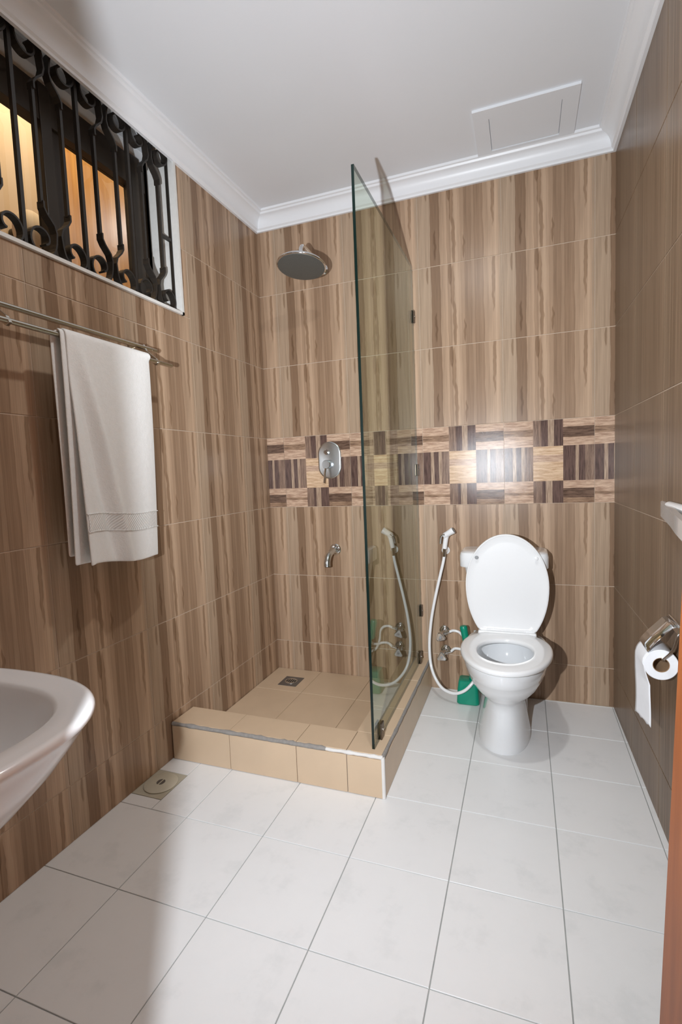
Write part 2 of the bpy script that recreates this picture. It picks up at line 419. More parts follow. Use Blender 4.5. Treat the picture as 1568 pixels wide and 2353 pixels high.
wall_right = wall('wall_right', (0.008, 0, 0), -PI/2+0.0143, 0.0, 2.45, jr, mat='wood_dark')
# front wall with the door opening the picture is taken through
def jamb(z): return -0.82-0.040*(z-1.08)
q0, q1 = jamb(-0.05), jamb(2.75)
LJ = [(-2.0, -2.56, -0.05), (q0, -2.56, -0.05), (q0, -2.39, -0.05), (-2.0, -2.39, -0.05), (-2.0, -2.56, 2.75), (q1, -2.56, 2.75), (q1, -2.39, 2.75), (-2.0, -2.39, 2.75)]
v, f = join([(LJ, BF), (BV(-0.82, -0.005, -2.56, -2.39, 2.08, 2.75), BF), (BV(-0.005, 0.2, -2.56, -2.39, -0.05, 2.75), BF)])
struct(mk('wall_front', v, f, M['hall']))
# hallway behind the camera
v, f = join([(BV(-2.0, 0.3, -4.2, -4.1, -0.1, 2.75), BF), (BV(-2.1, -2.0, -4.2, -2.56, -0.1, 2.75), BF), (BV(-2.1, 0.4, -4.2, -2.4, 2.63, 2.75), BF)])
struct(mk('wall_hallway', v, f, M['hall']))
floor = struct(box('floor', -2.0, 0.3, -4.2, 0.1, -0.15, -0.0025, M['grout_floor']))
FX = [-0.004-0.302*k for k in range(7)][::-1]; FX = [-1.8194] + FX[1:] + [0.06]
FY = [-0.008-0.3135*k for k in range(8)][::-1]; FY = FY + [0.0]
TRAP = (-1.80, -1.667, -1.209, -1.054)
def ftile(x0, x1, y0, y1):
    g = 0.0014
    key = ('f', round(x1-x0, 4), round(y1-y0, 4))
    put('floor_tile', tile_mesh(key, g, x1-x0-g, g, y1-y0-g, M['marble'], 0.003, 0.0008, True), floor, (x0, y0, -0.003))
for a, b in zip(FX[:-1], FX[1:]):
    for c, d in zip(FY[:-1], FY[1:]):
        if b <= -0.86 and c >= -0.98 and d <= 0.01 and b < -0.9: continue          # under the shower base
        if a < -1.6 and abs(d+0.9485) < 0.01:
            ftile(a, -1.667, c, TRAP[2]); ftile(a, -1.667, TRAP[3], d); ftile(-1.667, b, c, d); continue
        ftile(a, b, c, d)
ceil = struct(box('ceiling', -2.0, 0.3, -2.45, 0.15, CZ, CZ+0.1, M['ceil']))
# cornice: stepped cove swept along each wall
prof = [(0.0, -0.088), (0.012, -0.088), (0.014, -0.080), (0.022, -0.074)] + \
       [(0.022+0.036*(1-math.cos(t*PI/2/6)), -0.070+0.048*math.sin(t*PI/2/6)) for t in range(1, 7)] + [(0.062, -0.020), (0.066, -0.012), (0.074, -0.010), (0.076, 0.0), (0.0, 0.0)]
def cornice(name, p0, p1, inn, m0=0, m1=0):
    p0, p1, inn = Vector(p0), Vector(p1), Vector(inn); dr = (p1-p0).normalized(); V = []; n = len(prof)
    for p, s, mt in ((p0, 1, m0), (p1, -1, m1)):
        for o_, h in prof: V.append(p + inn*o_ + dr*s*o_*mt + Vector((0, 0, CZ+h)))
    Fc = [(k, (k+1) % n, n+(k+1) % n, n+k) for k in range(n)] + [tuple(range(n)), tuple(range(n, 2*n))]
    return struct(smooth_angle(mk(name, V, Fc, M['plaster']), 28))
XR = lambda y: -0.0143*y
cornice('trim_1', (XL, 0, 0), (0, 0, 0), (0, -1, 0), 1, 1)
cornice('trim_2', (XL, 0, 0), (XL-0.007, -2.39, 0), (1, 0, 0), 1, 0)
cornice('trim_3', (0, 0, 0), (XR(-2.39), -2.39, 0), (-1, 0, 0), 1, 0)

# ------------------------------------------------------------------ window and grille
win = struct(empty('window_1', (XL, WY1, WZ0)))
XS = XL-0.168
def wbox(name, x0, x1, y0, y1, z0, z1, mat, bv=0.002): return box(name, x0, x1, y0, y1, z0, z1, mat, win, bv)
# white reveal lining and its thin white edge
v, f = join([(BV(XL-0.165, XL+0.006, WY1-0.012, WY1, WZ0, 2.60), BF), (BV(XL-0.165, XL+0.006, WY0, WY1, WZ0, WZ0+0.012), BF), (BV(XL-0.165, XL+0.006, WY0, WY0+0.012, WZ0, 2.60), BF)])
mk('reveal', v, f, M['white_frame'], win)
v, f = join([(BV(XS-0.02, XS+0.03, WY0, WY1, WZ0+0.01, WZ0+0.05), BF), (BV(XS-0.02, XS+0.03, WY1-0.012, WY1, WZ0, 2.62), BF), (BV(XS-0.02, XS+0.03, WY0, WY0+0.05, WZ0, 2.62), BF)])
mk('window_frame', v, f, M['alu'], win)
wbox('transom', XS-0.02, XS+0.03, WY0+0.05, WY1-0.03, 2.425, 2.545, M['alu'])
wbox('lintel', XS-0.03, XS+0.06, WY0, WY1, 2.565, 2.66, M['ceil'])
for a, b in ((-1.250, -1.206), (-1.196, -1.150), (-0.825, -0.775), (-0.765, -0.711)):
    wbox('mullion', XS-(0.012 if a in (-1.250, -0.825) else 0.03), XS+(0.035 if a in (-1.250, -0.825) else 0.018), a, b, WZ0+0.05, 2.55, M['alu'])
for a, b, c, d in ((-2.07, -1.250, 1.947, 2.425), (-1.150, -0.825, 1.947, 2.425)):
    wbox('pane', XS-0.006, XS-0.002, a, b, c, d, M['pane'], 0)
reparent(win)

grille = thing('window_grille', 'black wrought iron scroll grille standing in the high window above the towel rail', 'grille', (XL-0.03, -1.4, WZ0+0.012))
GX = XL-0.032; PZ = 0.237; ZB = WZ0+0.012; ZT = 2.585
for k in range(6):
    y = -0.722-PZ*k
    if y < WY0+0.03: break
    v, f = sweep([(GX, y, ZB), (GX, y, ZT)], 0, flat=(0.014, 0.012)); mk('upright_bar', v, f, M['iron'], grille)
def scroll_path(yc, s, z0, sg):
    """one bar of the lyre: comes down at yc-s*.052, crosses to yc, then curls outward into a spiral on side s"""
    P = []
    P += [(GX, yc+s*0.050, z0+sg*0.17), (GX, yc+s*0.050, z0+sg*0.150), (GX, yc+s*0.040, z0+sg*0.133), (GX, yc+s*0.016, z0+sg*0.108), (GX, yc+s*0.009, z0+sg*0.085), (GX, yc+s*0.013, z0+sg*0.05)]
    cy, cz = yc+s*0.062, z0+sg*0.046
    # start on the inner side of the circle low, run round the bottom, up the far side, over the top, inward
    for i in range(0, 31):
        t = i/30; ang = PI*1.08 + t*PI*2.25; r = 0.043 - 0.030*max(0, t-0.35)/0.65
        P.append((GX, cy+s*r*1.08*math.cos(ang), cz+sg*r*1.12*math.sin(ang)))
    return P
for k in range(5):
    yc = -0.8405-PZ*k
    if yc < WY0+0.1: break
    for s in (-1, 1):
        v, f = sweep([(GX, yc+s*0.050, ZB+0.165), (GX, yc+s*0.050, ZT-0.165)], 0, flat=(0.014, 0.010)); mk('lyre_bar', v, f, M['iron'], grille)
        for z0, sg in ((ZB, 1), (ZT, -1)):
            pts = scroll_path(yc, s, z0, sg)
            v, f = sweep(pts, 0, flat=(0.028, 0.006)); mk('scroll', v, f, M['iron'], grille)
v, f = sweep([(GX, -0.722, 2.215), (GX, -0.785, 2.215)], 0, flat=(0.012, 0.012)); mk('tie_bar', v, f, M['iron'], grille)
reparent(grille)

# what stands outside the window
o = tag(box('outside_wall', -2.66, -2.58, -3.0, -0.70, 1.2, 3.4, M['cream']), 'cream wall lit warm outside the left window pane', 'wall')
o = tag(box('wooden_door_panel', -2.62, -2.56, -0.69, -0.05, 1.2, 3.4, M['orange_wood'], bv=0.004), 'orange varnished wooden panel seen through the middle window pane', 'panel')
o = tag(box('added_pale_wall', -2.56, -2.48, -0.02, 1.0, 1.2, 3.4, M['outer_white']), 'added pale blue-white wall outside the narrow right end of the window', 'wall')  # made-up wall, added for a bright pale sliver beside the lit reveal
g = thing('wall_globe_lamp', 'round cream lamp globe outside behind the left window pane', 'lamp', (-2.50, -0.87, 2.33))
lathe_obj('globe', [(0.07*math.sin(PI*k/16), -0.09*math.cos(PI*k/16)) for k in range(17)], (-2.48, -0.87, 2.32), (0, 0, 1), M['globe'], g, 32)
lathe_obj('lamp_base', [(0.03, 0), (0.03, 0.08)], (-2.582, -0.87, 2.32), (1, 0, 0), M['alu'], g, 16)
reparent(g)

# ------------------------------------------------------------------ shower base
XC, YC, HC = -0.8737, -0.9714, 0.160; IX, IY = -1.020, -0.825
curb = thing('shower_tray', 'raised beige tiled shower tray and kerb in the left back corner', 'shower tray', (-1.35, -0.5, 0))
t = 0.006
v, f = join([(BV(XL+0.001, XC-t, YC+t, IY-t, 0, HC-t), BF), (BV(IX+t, XC-t, IY-t, -0.001, 0, HC-t), BF), (BV(XL+0.001, IX+t, IY-t, -0.001, 0, 0.012), BF)])
mk('mortar_core', v, f, M['mortar'], curb)
g = 0.0012
jx = [XL+0.001, -1.518, -1.221, -1.016, XC-0.004]
for i, (a, b) in enumerate(zip(jx[:-1], jx[1:])):
    box('kerb_tile', a+g, b-g, YC, YC+t, 0.002, HC-0.014, M['curb'], curb, 0.001)
jx2 = [XL+0.001, -1.523, -1.224, -1.019, XC-0.010]
for i, (a, b) in enumerate(zip(jx2[:-1], jx2[1:])):
    box('kerb_tile', a+g, b-g, YC+0.010, IY, HC-t, HC, M['curb'], curb, 0.001)
ys = [IY, -0.60, -0.30, -0.001]
for a, b in zip(ys[:-1], ys[1:]):
    box('kerb_tile', IX, XC-0.010, a+g, b-g, HC-t, HC, M['curb'], curb, 0.001)
ys = [YC+0.004, -0.67, -0.37, -0.07, -0.001]
for a, b in zip(ys[:-1], ys[1:]):
    box('kerb_tile', XC-t, XC, a+g, b-g, 0.002, HC-0.014, M['curb'], curb, 0.001)
for a, b in zip(jx2[:-1], jx2[1:]): box('kerb_tile', a+g, min(b, IX)-g, IY-0.001, IY+0.005, 0.018, HC-0.004, M['curb'], curb) if a < IX-0.01 else None
for a, b in ((IY, -0.42), (-0.42, -0.001)): box('kerb_tile', IX-0.005, IX+0.001, a+g, b-g, 0.018, HC-0.004, M['curb'], curb)
sx = [XL+0.001, -1.52, -1.213, IX-0.001]; sy = [IY+0.001, -0.585, -0.285, -0.001]
for a, b in zip(sx[:-1], sx[1:]):
    for c, d in zip(sy[:-1], sy[1:]): box('shower_floor_tile', a+g, b-g, c+g, d-g, 0.010, 0.018, M['curb'], curb, 0.001)
# edge trims: rough grey mortar line on the left, white plastic on the right and round the corner
def rough_strip(x0, x1, n, y, z, r, axis='x'):
    pts = []; rr = []
    for k in range(n+1):
        q = x0+(x1-x0)*k/n
        pts.append((q, y+random.uniform(-.001, .001), z+random.uniform(-.001, .001)) if axis == 'x' else (y+random.uniform(-.0006, .0006), q, z+random.uniform(-.0006, .0006)))
        rr.append(r*random.uniform(0.8, 1.2))
    return sweep(pts, rr, 8)
v, f = rough_strip(XL+0.002, -1.10, 40, YC+0.008, HC-0.008, 0.0085); smooth_angle(mk('mortar_edge', v, f, M['mortar'], curb), 60)
v, f = rough_strip(-1.10, XC-0.006, 14, YC+0.007, HC-0.007, 0.0075); smooth_angle(mk('edge_trim', v, f, M['trim_white'], curb), 60)
v, f = rough_strip(YC+0.006, -0.002, 30, XC-0.007, HC-0.007, 0.0072, 'y'); smooth_angle(mk('edge_trim', v, f, M['mortar'], curb), 60)
tube('corner_trim', [(XC-0.006, YC+0.006, 0.001), (XC-0.006, YC+0.006, HC-0.004)], 0.0075, M['trim_white'], curb, 12)
reparent(curb)
dr = thing('shower_drain', 'square grey metal drain grate set in the beige shower floor', 'drain', (-1.632, -0.168, 0.018))
v, f = join([(BV(-1.69, -1.58, -0.228, -0.110, 0.018, 0.020), BF)]); bevel(mk('grate', v, f, M['steel_dark'], dr), 0.001)
lathe_obj('grate_ring', [(0.036, 0), (0.036, 0.0015), (0.032, 0.002)], (-1.635, -0.169, 0.020), (0, 0, 1), M['satin'], dr)
v, f = join([(BV(-1.662+0.012*i, -1.655+0.012*i, -0.190+abs(i-2)*0.004, -0.148-abs(i-2)*0.004, 0.0212, 0.0226), BF) for i in range(5)])
mk('grate_slot', v, f, M['dark'], dr)
reparent(dr)

# floor trap by the left wall
tp = thing('floor_trap', 'round cream plastic trap cover in a beige patch of floor by the left wall', 'drain cover', (-1.733, -1.13, 0))
box('patch', -1.806, TRAP[1]-0.001, TRAP[2]+0.001, TRAP[3]-0.001, -0.002, 0.0, M['drain_tile'], tp)
CP = (-1.733, -1.130, 0.0)
lathe_obj('cover', [(0.062, 0), (0.064, 0.004), (0.060, 0.007), (0.0, 0.0075)], CP, (0, 0, 1), M['drain_cap'], tp, 40, 50)
for s in (-1, 1):
    vs = [Vector((CP[0]+0.002*s, CP[1], 0.0078))]; pts = []
    for k in range(13):
        a = -PI/2+PI*k/12; pts.append((CP[0]+s*(0.003+0.013*math.cos(a)), CP[1]+0.016*math.sin(a)))
    n = len(pts)
    v = [(x, y, 0.0070) for x, y in pts] + [(x, y, 0.0084) for x, y in pts]
    f = [(k, (k+1) % n, n+(k+1) % n, n+k) for k in range(n)] + [tuple(range(n)), tuple(range(n, 2*n))]
    mk('finger_hole', v, f, M['steel_dark'], tp)
reparent(tp)

# ------------------------------------------------------------------ glass screen
scr = thing('shower_screen', 'frameless green-tinted glass shower screen standing on the kerb beside the toilet', 'shower screen', (-0.925, -0.46, HC))
GXP, GT = -0.9235, 0.010
y0, y1, z0, z1 = -0.932, -0.0015, HC+0.001, 2.207
v = BV(GXP-GT/2, GXP+GT/2, y0, y1, z0, z1)
mk('glass_panel', v, BF, [M['glass'], M['glass_edge']], scr, fm=[1, 1, 1, 0, 1, 0])
for (cy, cz, vert) in ((-0.006, 1.955, 1), (-0.006, 1.175, 1), (-0.006, 0.425, 1), (-0.075, 0.185, 0), (-0.846, 0.185, 0)):
    if vert: vs = [BV(GXP-0.014, GXP-0.006, -0.028, 0.0, cz-0.030, cz+0.030), BV(GXP+0.006, GXP+0.014, -0.028, 0.0, cz-0.030, cz+0.030)]
    else: vs = [BV(GXP-0.014, GXP-0.006, cy-0.018, cy+0.018, HC, HC+0.062), BV(GXP+0.006, GXP+0.014, cy-0.018, cy+0.018, HC, HC+0.062)]
    v, f = join([(q, BF) for q in vs]); c = bevel(mk('glass_clip', v, f, M['dark_metal'], scr), 0.002)
    sc_y = -0.014 if vert else cy
    sz = cz if vert else HC+0.035
    lathe_obj('clip_screw', [(0.006, 0), (0.006, 0.002), (0.003, 0.003)], (GXP+0.0142, sc_y, sz), (1, 0, 0), M['rail'], c, 12)
reparent(scr)

# ------------------------------------------------------------------ toilet
CX = -0.478
toi = thing('toilet', 'white close-coupled toilet with raised lid against the tiled back wall', 'toilet', (CX, -0.40, 0))
secs = [(0.0, -0.33, .108, .232, .20, 2.3), (0.012, -0.33, .108, .232, .20, 2.3), (0.03, -0.33, .103, .226, .19, 2.3), (0.09, -0.33, .092, .210, .18, 2.3), (0.15, -0.33, .087, .200, .18, 2.3), (0.19, -0.33, .089, .206, .19, 2.2),
        (0.215, -0.34, .102, .225, .20, 2.1), (0.24, -0.35, .124, .258, .21, 2.1), (0.27, -0.355, .144, .290, .22, 2.1), (0.305, -0.36, .161, .318, .23, 2.05), (0.330, -0.36, .168, .331, .23, 2.05), (0.334, -0.36, .172, .336, .23, 2.05), (0.36, -0.36, .176, .343, .23, 2.05), (0.384, -0.36, .178, .346, .23, 2.05),
        (0.390, -0.36, .172, .340, .225, 2.05), (0.390, -0.40, .118, .230, .15, 2.0), (0.375, -0.40, .116, .226, .148, 2.0), (0.33, -0.40, .122, .232, .15, 2.0), (0.28, -0.40, .110, .20, .12, 2.0), (0.245, -0.40, .085, .14, .09, 2.0), (0.19, -0.40, .05, .08, .05, 2.0), (0.17, -0.40, .01, .02, .02, 2.0)]
rings = [egg(z, CX-0.010*max(0, 1-z/0.25), cy, rx*(1.03 if z < 0.1 else 1), rf, rb, 56, e, 3.0 if (z > 0.2 and i < 15) else e) for i, (z, cy, rx, rf, rb, e) in enumerate(secs)]
v, f = ring_loft(rings, cap0=True, cap1=True); smooth_angle(mk('bowl', v, f, M['ceramic'], toi), 50)
v, f = ring_loft([egg(0.262, CX, -0.40, .096, .165, .10, 40), egg(0.263, CX, -0.40, .096, .165, .10, 40)], cap0=True, cap1=True); mk('water_surface', v, f, M['water'], toi)
# plinth block joining bowl and tank
def rbox_loft(name, zs, x0, x1, y0, y1, r, mat, parent, taper=0.0, n=6):
    rings = []
    for z, ins in zs:
        R_ = max(r-ins*0.5, 0.004); ring = []
        for cx_, cy_, a0 in ((x1-ins-R_, y1-ins-R_, 0), (x0+ins+R_, y1-ins-R_, 90), (x0+ins+R_, y0+ins+R_, 180), (x1-ins-R_, y0+ins+R_, 270)):
            for k in range(n+1):
                a = math.radians(a0+90*k/n); ring.append(Vector((cx_+R_*math.cos(a), cy_+R_*math.sin(a), z)))
        rings.append(ring)
    v, f = ring_loft(rings, cap0=True, cap1=True); return smooth_angle(mk(name, v, f, mat, parent), 40)
rbox_loft('plinth', [(0.0, .01), (0.20, 0.012), (0.36, 0.0), (0.395, 0.0), (0.402, 0.006)], CX-0.10, CX+0.10, -0.24, -0.008, 0.03, M['ceramic'], toi)
TXc = -0.4905
rbox_loft('tank', [(0.402, 0.062), (0.45, 0.05), (0.60, 0.026), (0.70, 0.008)], TXc-0.188, TXc+0.188, -0.185, -0.006, 0.035, M['ceramic'], toi)
rbox_loft('tank_lid', [(0.702, 0.002), (0.706, 0.0), (0.755, 0.0), (0.770, 0.004), (0.776, 0.014)], TXc-0.2, TXc+0.2, -0.198, -0.003, 0.035, M['ceramic'], toi)
# seat ring
def eg(z, o_=0.0, inner=False):
    if inner: return egg(z, CX+0.002, -0.462, .113-o_, .157-o_, .120-o_, 64, 2.1)
    return egg(z, CX+0.004, -0.435, .186-o_, .283-o_, .206-o_, 64, 2.0, 2.25)
zs0, zs1 = 0.392, 0.414
rings = [eg(zs0, 0.004), eg(zs0+0.005, 0.0), eg(zs1-0.008, 0.0), eg(zs1-0.003, 0.003), eg(zs1, 0.010), eg(zs1, -0.010, True), eg(zs1-0.003, -0.004, True), eg(zs1-0.008, 0, True), eg(zs0+0.004, 0, True), eg(zs0, -0.004, True)]
v, f = ring_loft(rings); m_ = 64; n_ = len(rings)
f += [((n_-1)*m_+k, (n_-1)*m_+(k+1) % m_, (k+1) % m_, k) for k in range(m_)]
smooth_angle(mk('seat', v, f, M['plastic'], toi), 60)
# raised lid: egg plate leaning on the tank
def lid_ring(d, o_):
    out = []
    for k in range(64):
        t_ = 2*PI*k/64; c, s = math.cos(t_), math.sin(t_)
        x = (0.184-o_)*c; z = 0.628 + (0.237-o_)*s if s > 0 else 0.628 + (0.285-o_)*s
        z = max(z, 0.417+o_*0.5)
        y = -0.245 + (z-0.43)*0.085 + d
        out.append(Vector((CX+0.003+x, y, z)))
    return out
rings = [lid_ring(0.016, 0.020), lid_ring(0.014, 0.006), lid_ring(0.008, 0.0), lid_ring(-0.001, 0.001), lid_ring(-0.003, 0.006), lid_ring(0.0, 0.010), lid_ring(0.001, 0.04)]
v, f = ring_loft(rings, cap0=True, cap1=True); smooth_angle(mk('lid', v, f, M['plastic'], toi), 50)
lathe_obj('bumper', [(0.008, 0), (0.0085, 0.003), (0.005, 0.004)], (CX-0.128, -0.228, 0.757), (0, -1, 0.08), M['grey_dot'], toi, 20)
lathe_obj('bumper', [(0.008, 0), (0.0085, 0.003), (0.005, 0.004)], (CX+0.132, -0.228, 0.757), (0, -1, 0.08), M['plastic'], toi, 20)
for s in (-1, 1):
    lathe_obj('hinge', [(0.007, -0.016), (0.009, -0.014), (0.009, 0.014), (0.007, 0.016)], (CX+s*0.100, -0.240, 0.421), (1, 0, 0), M['plastic'], toi, 18)
reparent(toi)

o = bevel(mk('hinge_bar', BV(CX-0.125, CX+0.131, -0.262, -0.222, 0.392, 0.4185), BF, M['plastic'], toi), 0.006, 3)
reparent(toi)

# ------------------------------------------------------------------ toilet brush
br = thing('toilet_brush', 'green plastic toilet brush in its holder on the floor behind the toilet', 'toilet brush', (-0.665, -0.115, 0))
rbox_loft('holder', [(0.0, 0.006), (0.006, 0.0), (0.07, 0.004), (0.115, 0.010), (0.118, 0.014)], -0.722, -0.612, -0.165, -0.065, 0.018, M['green'], br)
tube('brush_stem', [(-0.636, -0.118, 0.118), (-0.668, -0.118, 0.30)], 0.006, M['green'], br, 10)
lathe_obj('brush_handle', [(0.010, 0), (0.017, 0.01), (0.018, 0.085), (0.019, 0.098), (0.015, 0.106)], (-0.669, -0.118, 0.285), (-0.17, 0, 1), M['green'], br, 20)
lathe_obj('brush_collar', [(0.022, 0), (0.024, 0.012), (0.012, 0.03)], (-0.640, -0.118, 0.116), (0, 0, 1), M['green'], br, 20)
reparent(br)

# ------------------------------------------------------------------ bidet sprayer
bd = thing('bidet_sprayer', 'white hand bidet sprayer with long white hose hanging left of the toilet', 'bidet sprayer', (-0.783, -0.02, 0.75))
lathe_obj('wall_hook', [(0.021, 0), (0.021, 0.006), (0.014, 0.010), (0.010, 0.022)], (-0.781, 0.0, 0.752), (0, -1, 0), M['plastic'], bd, 24)
tube('hose_nut', [(-0.784, -0.042, 0.725), (-0.7815, -0.042, 0.768)], [0.0095, 0.0095], M['chrome'], bd, 16)
tube('handle', spline([(-0.7815, -0.042, 0.768), (-0.776, -0.046, 0.80), (-0.770, -0.050, 0.828), (-0.760, -0.052, 0.846)], 5), 0.0125, M['plastic'], bd, 16)
lathe_obj('spray_head', [(0.012, 0), (0.0145, 0.006), (0.0155, 0.040), (0.0175, 0.056), (0.0165, 0.060)], (-0.783, -0.052, 0.832), (0.83, -0.1, 0.52), M['plastic'], bd, 24)
lathe_obj('nozzle_face', [(0.015, 0), (0.015, 0.002)], (-0.733, -0.058, 0.8633), (0.83, -0.1, 0.52), M['grey_dot'], bd, 24)
tube('trigger', spline([(-0.775, -0.066, 0.842), (-0.792, -0.066, 0.836), (-0.798, -0.064, 0.82), (-0.801, -0.060, 0.795)], 5), 0.0055, M['chrome'], bd, 10)
hose = spline([(-0.784, -0.042, 0.728), (-0.791, -0.045, 0.69), (-0.808, -0.05, 0.62), (-0.836, -0.055, 0.50), (-0.858, -0.06, 0.38), (-0.868, -0.07, 0.25), (-0.852, -0.10, 0.14), (-0.80, -0.15, 0.075), (-0.735, -0.18, 0.062), (-0.68, -0.19, 0.085), (-0.64, -0.175, 0.125), (-0.622, -0.15, 0.16)], 8)
tube('hose', hose, 0.0078, M['plastic'], bd, 12)
reparent(bd)

def valve(z, x, label, tri, hose_pts):
    t_ = thing('angle_valve', label, 'valve', (x, 0, z), 'angle valves beside the toilet')
    lathe_obj('wall_flange', [(0.030, 0), (0.029, 0.004), (0.020, 0.012), (0.012, 0.015)], (x, 0, z), (0, -1, 0), M['chrome'], t_, 28, 60)
    lathe_obj('valve_body', [(0.011, 0), (0.011, 0.045), (0.013, 0.046), (0.013, 0.056)], (x, -0.012, z), (-0.15, -1, -0.12), M['chrome'], t_, 18)
    c = Vector((x-0.010, -0.074, z-0.012)); V = []
    for dd, rr in ((0.0, 0.027), (0.008, 0.026), (0.010, 0.022)):
        for k in range(3):
            for da in (-0.22, 0.22):
                a = tri + 2*PI*k/3 + da
                V.append(c + Vector((rr*math.cos(a), -dd, rr*math.sin(a))))
    Fc = [tuple(range(6)), tuple(range(12, 18))] + [(j*6+k, j*6+(k+1) % 6, (j+1)*6+(k+1) % 6, (j+1)*6+k) for j in range(2) for k in range(6)]
    h = bevel(mk('handle', V, Fc, M['chrome'], t_), 0.0015)
    lathe_obj('handle_dot', [(0.006, 0), (0.006, 0.001)], c+Vector((0, -0.010, 0)), (0, -1, 0), M['grey_dot'], h, 14)
    tube('outlet', [(x+0.006, -0.040, z+0.002), (x+0.034, -0.043, z+0.010)], 0.0085, M['chrome'], t_, 14)
    tube('supply_hose', spline(hose_pts, 8), 0.0068, M['plastic'], t_, 12)
    reparent(t_); return t_
valve(0.320, -0.798, 'upper chrome angle valve with white supply hose left of the toilet', PI/2+0.25, [(-0.764, -0.043, 0.330), (-0.745, -0.045, 0.337), (-0.715, -0.045, 0.330), (-0.695, -0.04, 0.30), (-0.688, -0.035, 0.25), (-0.665, -0.03, 0.20), (-0.635, -0.03, 0.18)])
valve(0.215, -0.794, 'lower chrome angle valve with white supply hose just above the kerb height', PI/2+0.05, [(-0.760, -0.043, 0.225), (-0.74, -0.048, 0.243), (-0.71, -0.055, 0.245), (-0.68, -0.055, 0.235), (-0.650, -0.075, 0.25), (-0.635, -0.085, 0.30), (-0.632, -0.09, 0.36)])

# ------------------------------------------------------------------ shower fittings
sh = thing('rain_shower_head', 'round chrome rain shower head with grey nozzle face high on the back wall', 'shower head', (-1.40, -0.02, 2.29))
HCn = Vector((-1.388, -0.33, 2.175)); ax_ = Vector((-0.04, -0.17, -1)).normalized()
lathe_obj('head_plate', [(0.02, -0.018), (0.06, -0.016), (0.112, -0.008), (0.118, -0.002), (0.119, 0.004), (0.116, 0.007)], HCn, ax_, M['chrome'], sh, 48, 60)
lathe_obj('nozzle_plate', [(0.113, 0.006), (0.113, 0.009), (0.108, 0.010)], HCn, ax_, M['spray'], sh, 48)
lathe_obj('ball_joint', [(0.016, 0), (0.020, 0.008), (0.020, 0.022), (0.014, 0.032)], HCn-ax_*0.014, -ax_, M['chrome'], sh, 20, 60)
tube('shower_arm', spline([(-1.405, 0.0, 2.275), (-1.402, -0.10, 2.280), (-1.396, -0.22, 2.285), (-1.391, -0.295, 2.278), (-1.389, -0.326, 2.250), (-1.389, -0.330, 2.205)], 7), 0.0105, M['chrome'], sh, 16)
lathe_obj('wall_flange', [(0.030, 0), (0.028, 0.006), (0.016, 0.012)], (-1.405, 0, 2.275), (0, -1, 0), M['chrome'], sh, 28, 60)
reparent(sh)

mx = thing('shower_mixer', 'oval satin chrome shower mixer plate on the patterned tile band', 'mixer', (-1.412, 0, 1.248))
pc = Vector((-1.412, 0, 1.248)); V = []
def stadium(o_, y):
    out = []
    for k in range(48):
        a = 2*PI*k/48; c, s = math.cos(a), math.sin(a); r = 0.068-o_
        out.append(pc+Vector((r*c, y, r*s + (0.035 if s >= 0 else -0.035))))
    return out
v, f = ring_loft([stadium(0, 0), stadium(0, -0.004), stadium(0.003, -0.0065), stadium(0.008, -0.0075)], cap0=True, cap1=True); smooth_angle(mk('plate', v, f, M['satin'], mx), 50)
lathe_obj('knob', [(0.024, 0), (0.024, 0.03), (0.022, 0.034)], (-1.422, -0.0065, 1.225), (0, -1, 0), M['satin'], mx, 28)
tube('lever', [(-1.424, -0.030, 1.215), (-1.427, -0.045, 1.170), (-1.430, -0.055, 1.122)], [0.007, 0.006, 0.005], M['chrome'], mx, 12)
lathe_obj('diverter', [(0.014, 0), (0.014, 0.010), (0.008, 0.012), (0.008, 0.024), (0.010, 0.026)], (-1.425, -0.0065, 1.293), (0, -1, 0), M['chrome'], mx, 20)
reparent(mx)

sp = thing('bath_spout', 'short bent chrome spout low on the shower back wall', 'spout', (-1.403, 0, 0.745))
lathe_obj('wall_flange', [(0.034, 0), (0.033, 0.004), (0.026, 0.008)], (-1.400, 0, 0.745), (0, -1, 0), M['chrome'], sp, 28, 60)
tube('spout', spline([(-1.400, 0.0, 0.745), (-1.400, -0.06, 0.742), (-1.400, -0.105, 0.728), (-1.401, -0.128, 0.70), (-1.401, -0.132, 0.672)], 6), [0.017]*25, M['satin'], sp, 20)
lathe_obj('aerator', [(0.014, 0), (0.014, 0.001)], (-1.401, -0.132, 0.6715), (0, 0, -1), M['dark'], sp, 20)
reparent(sp)

# ------------------------------------------------------------------ towel rail and towel
rl = thing('towel_rail', 'double brushed steel towel rail on the left wall under the window', 'towel rail', (XL, -1.3, 1.66))
o1, o2 = 0.060, 0.115
XA, XB = XL+o1, XL+o2
tube('rail', [(XA, -1.66, 1.680), (XA, -0.985, 1.680)], 0.0080, M['rail'], rl, 16)
tube('rail', [(XB, -1.66, 1.621), (XB, -0.965, 1.621)], 0.0080, M['rail'], rl, 16)
for yb in (-1.045, -1.625):
    tube('end_cap', [(XA, yb+0.036, 1.680), (XA, yb+0.064, 1.680)] if yb > -1.2 else [(XA, yb-0.03, 1.68), (XA, yb-0.055, 1.68)], 0.0085, M['rail'], rl, 12)
    box('bracket_plate', XL+0.0005, XL+0.008, yb-0.018, yb+0.018, 1.625, 1.700, M['rail'], rl, 0.003)
    P = [(XL+0.006, 1.683), (XA, 1.693), (XA+0.012, 1.668), (XB, 1.634), (XB+0.012, 1.615), (XB-0.004, 1.607), (XA+0.02, 1.630), (XL+0.006, 1.640)]
    v = [(x, yb-0.005, z) for x, z in P] + [(x, yb+0.005, z) for x, z in P]; n = len(P)
    bevel(mk('bracket_arm', v, [tuple(range(n)), tuple(range(n, 2*n))] + [(k, (k+1) % n, n+(k+1) % n, n+k) for k in range(n)], M['rail'], rl), 0.0015)
reparent(rl)

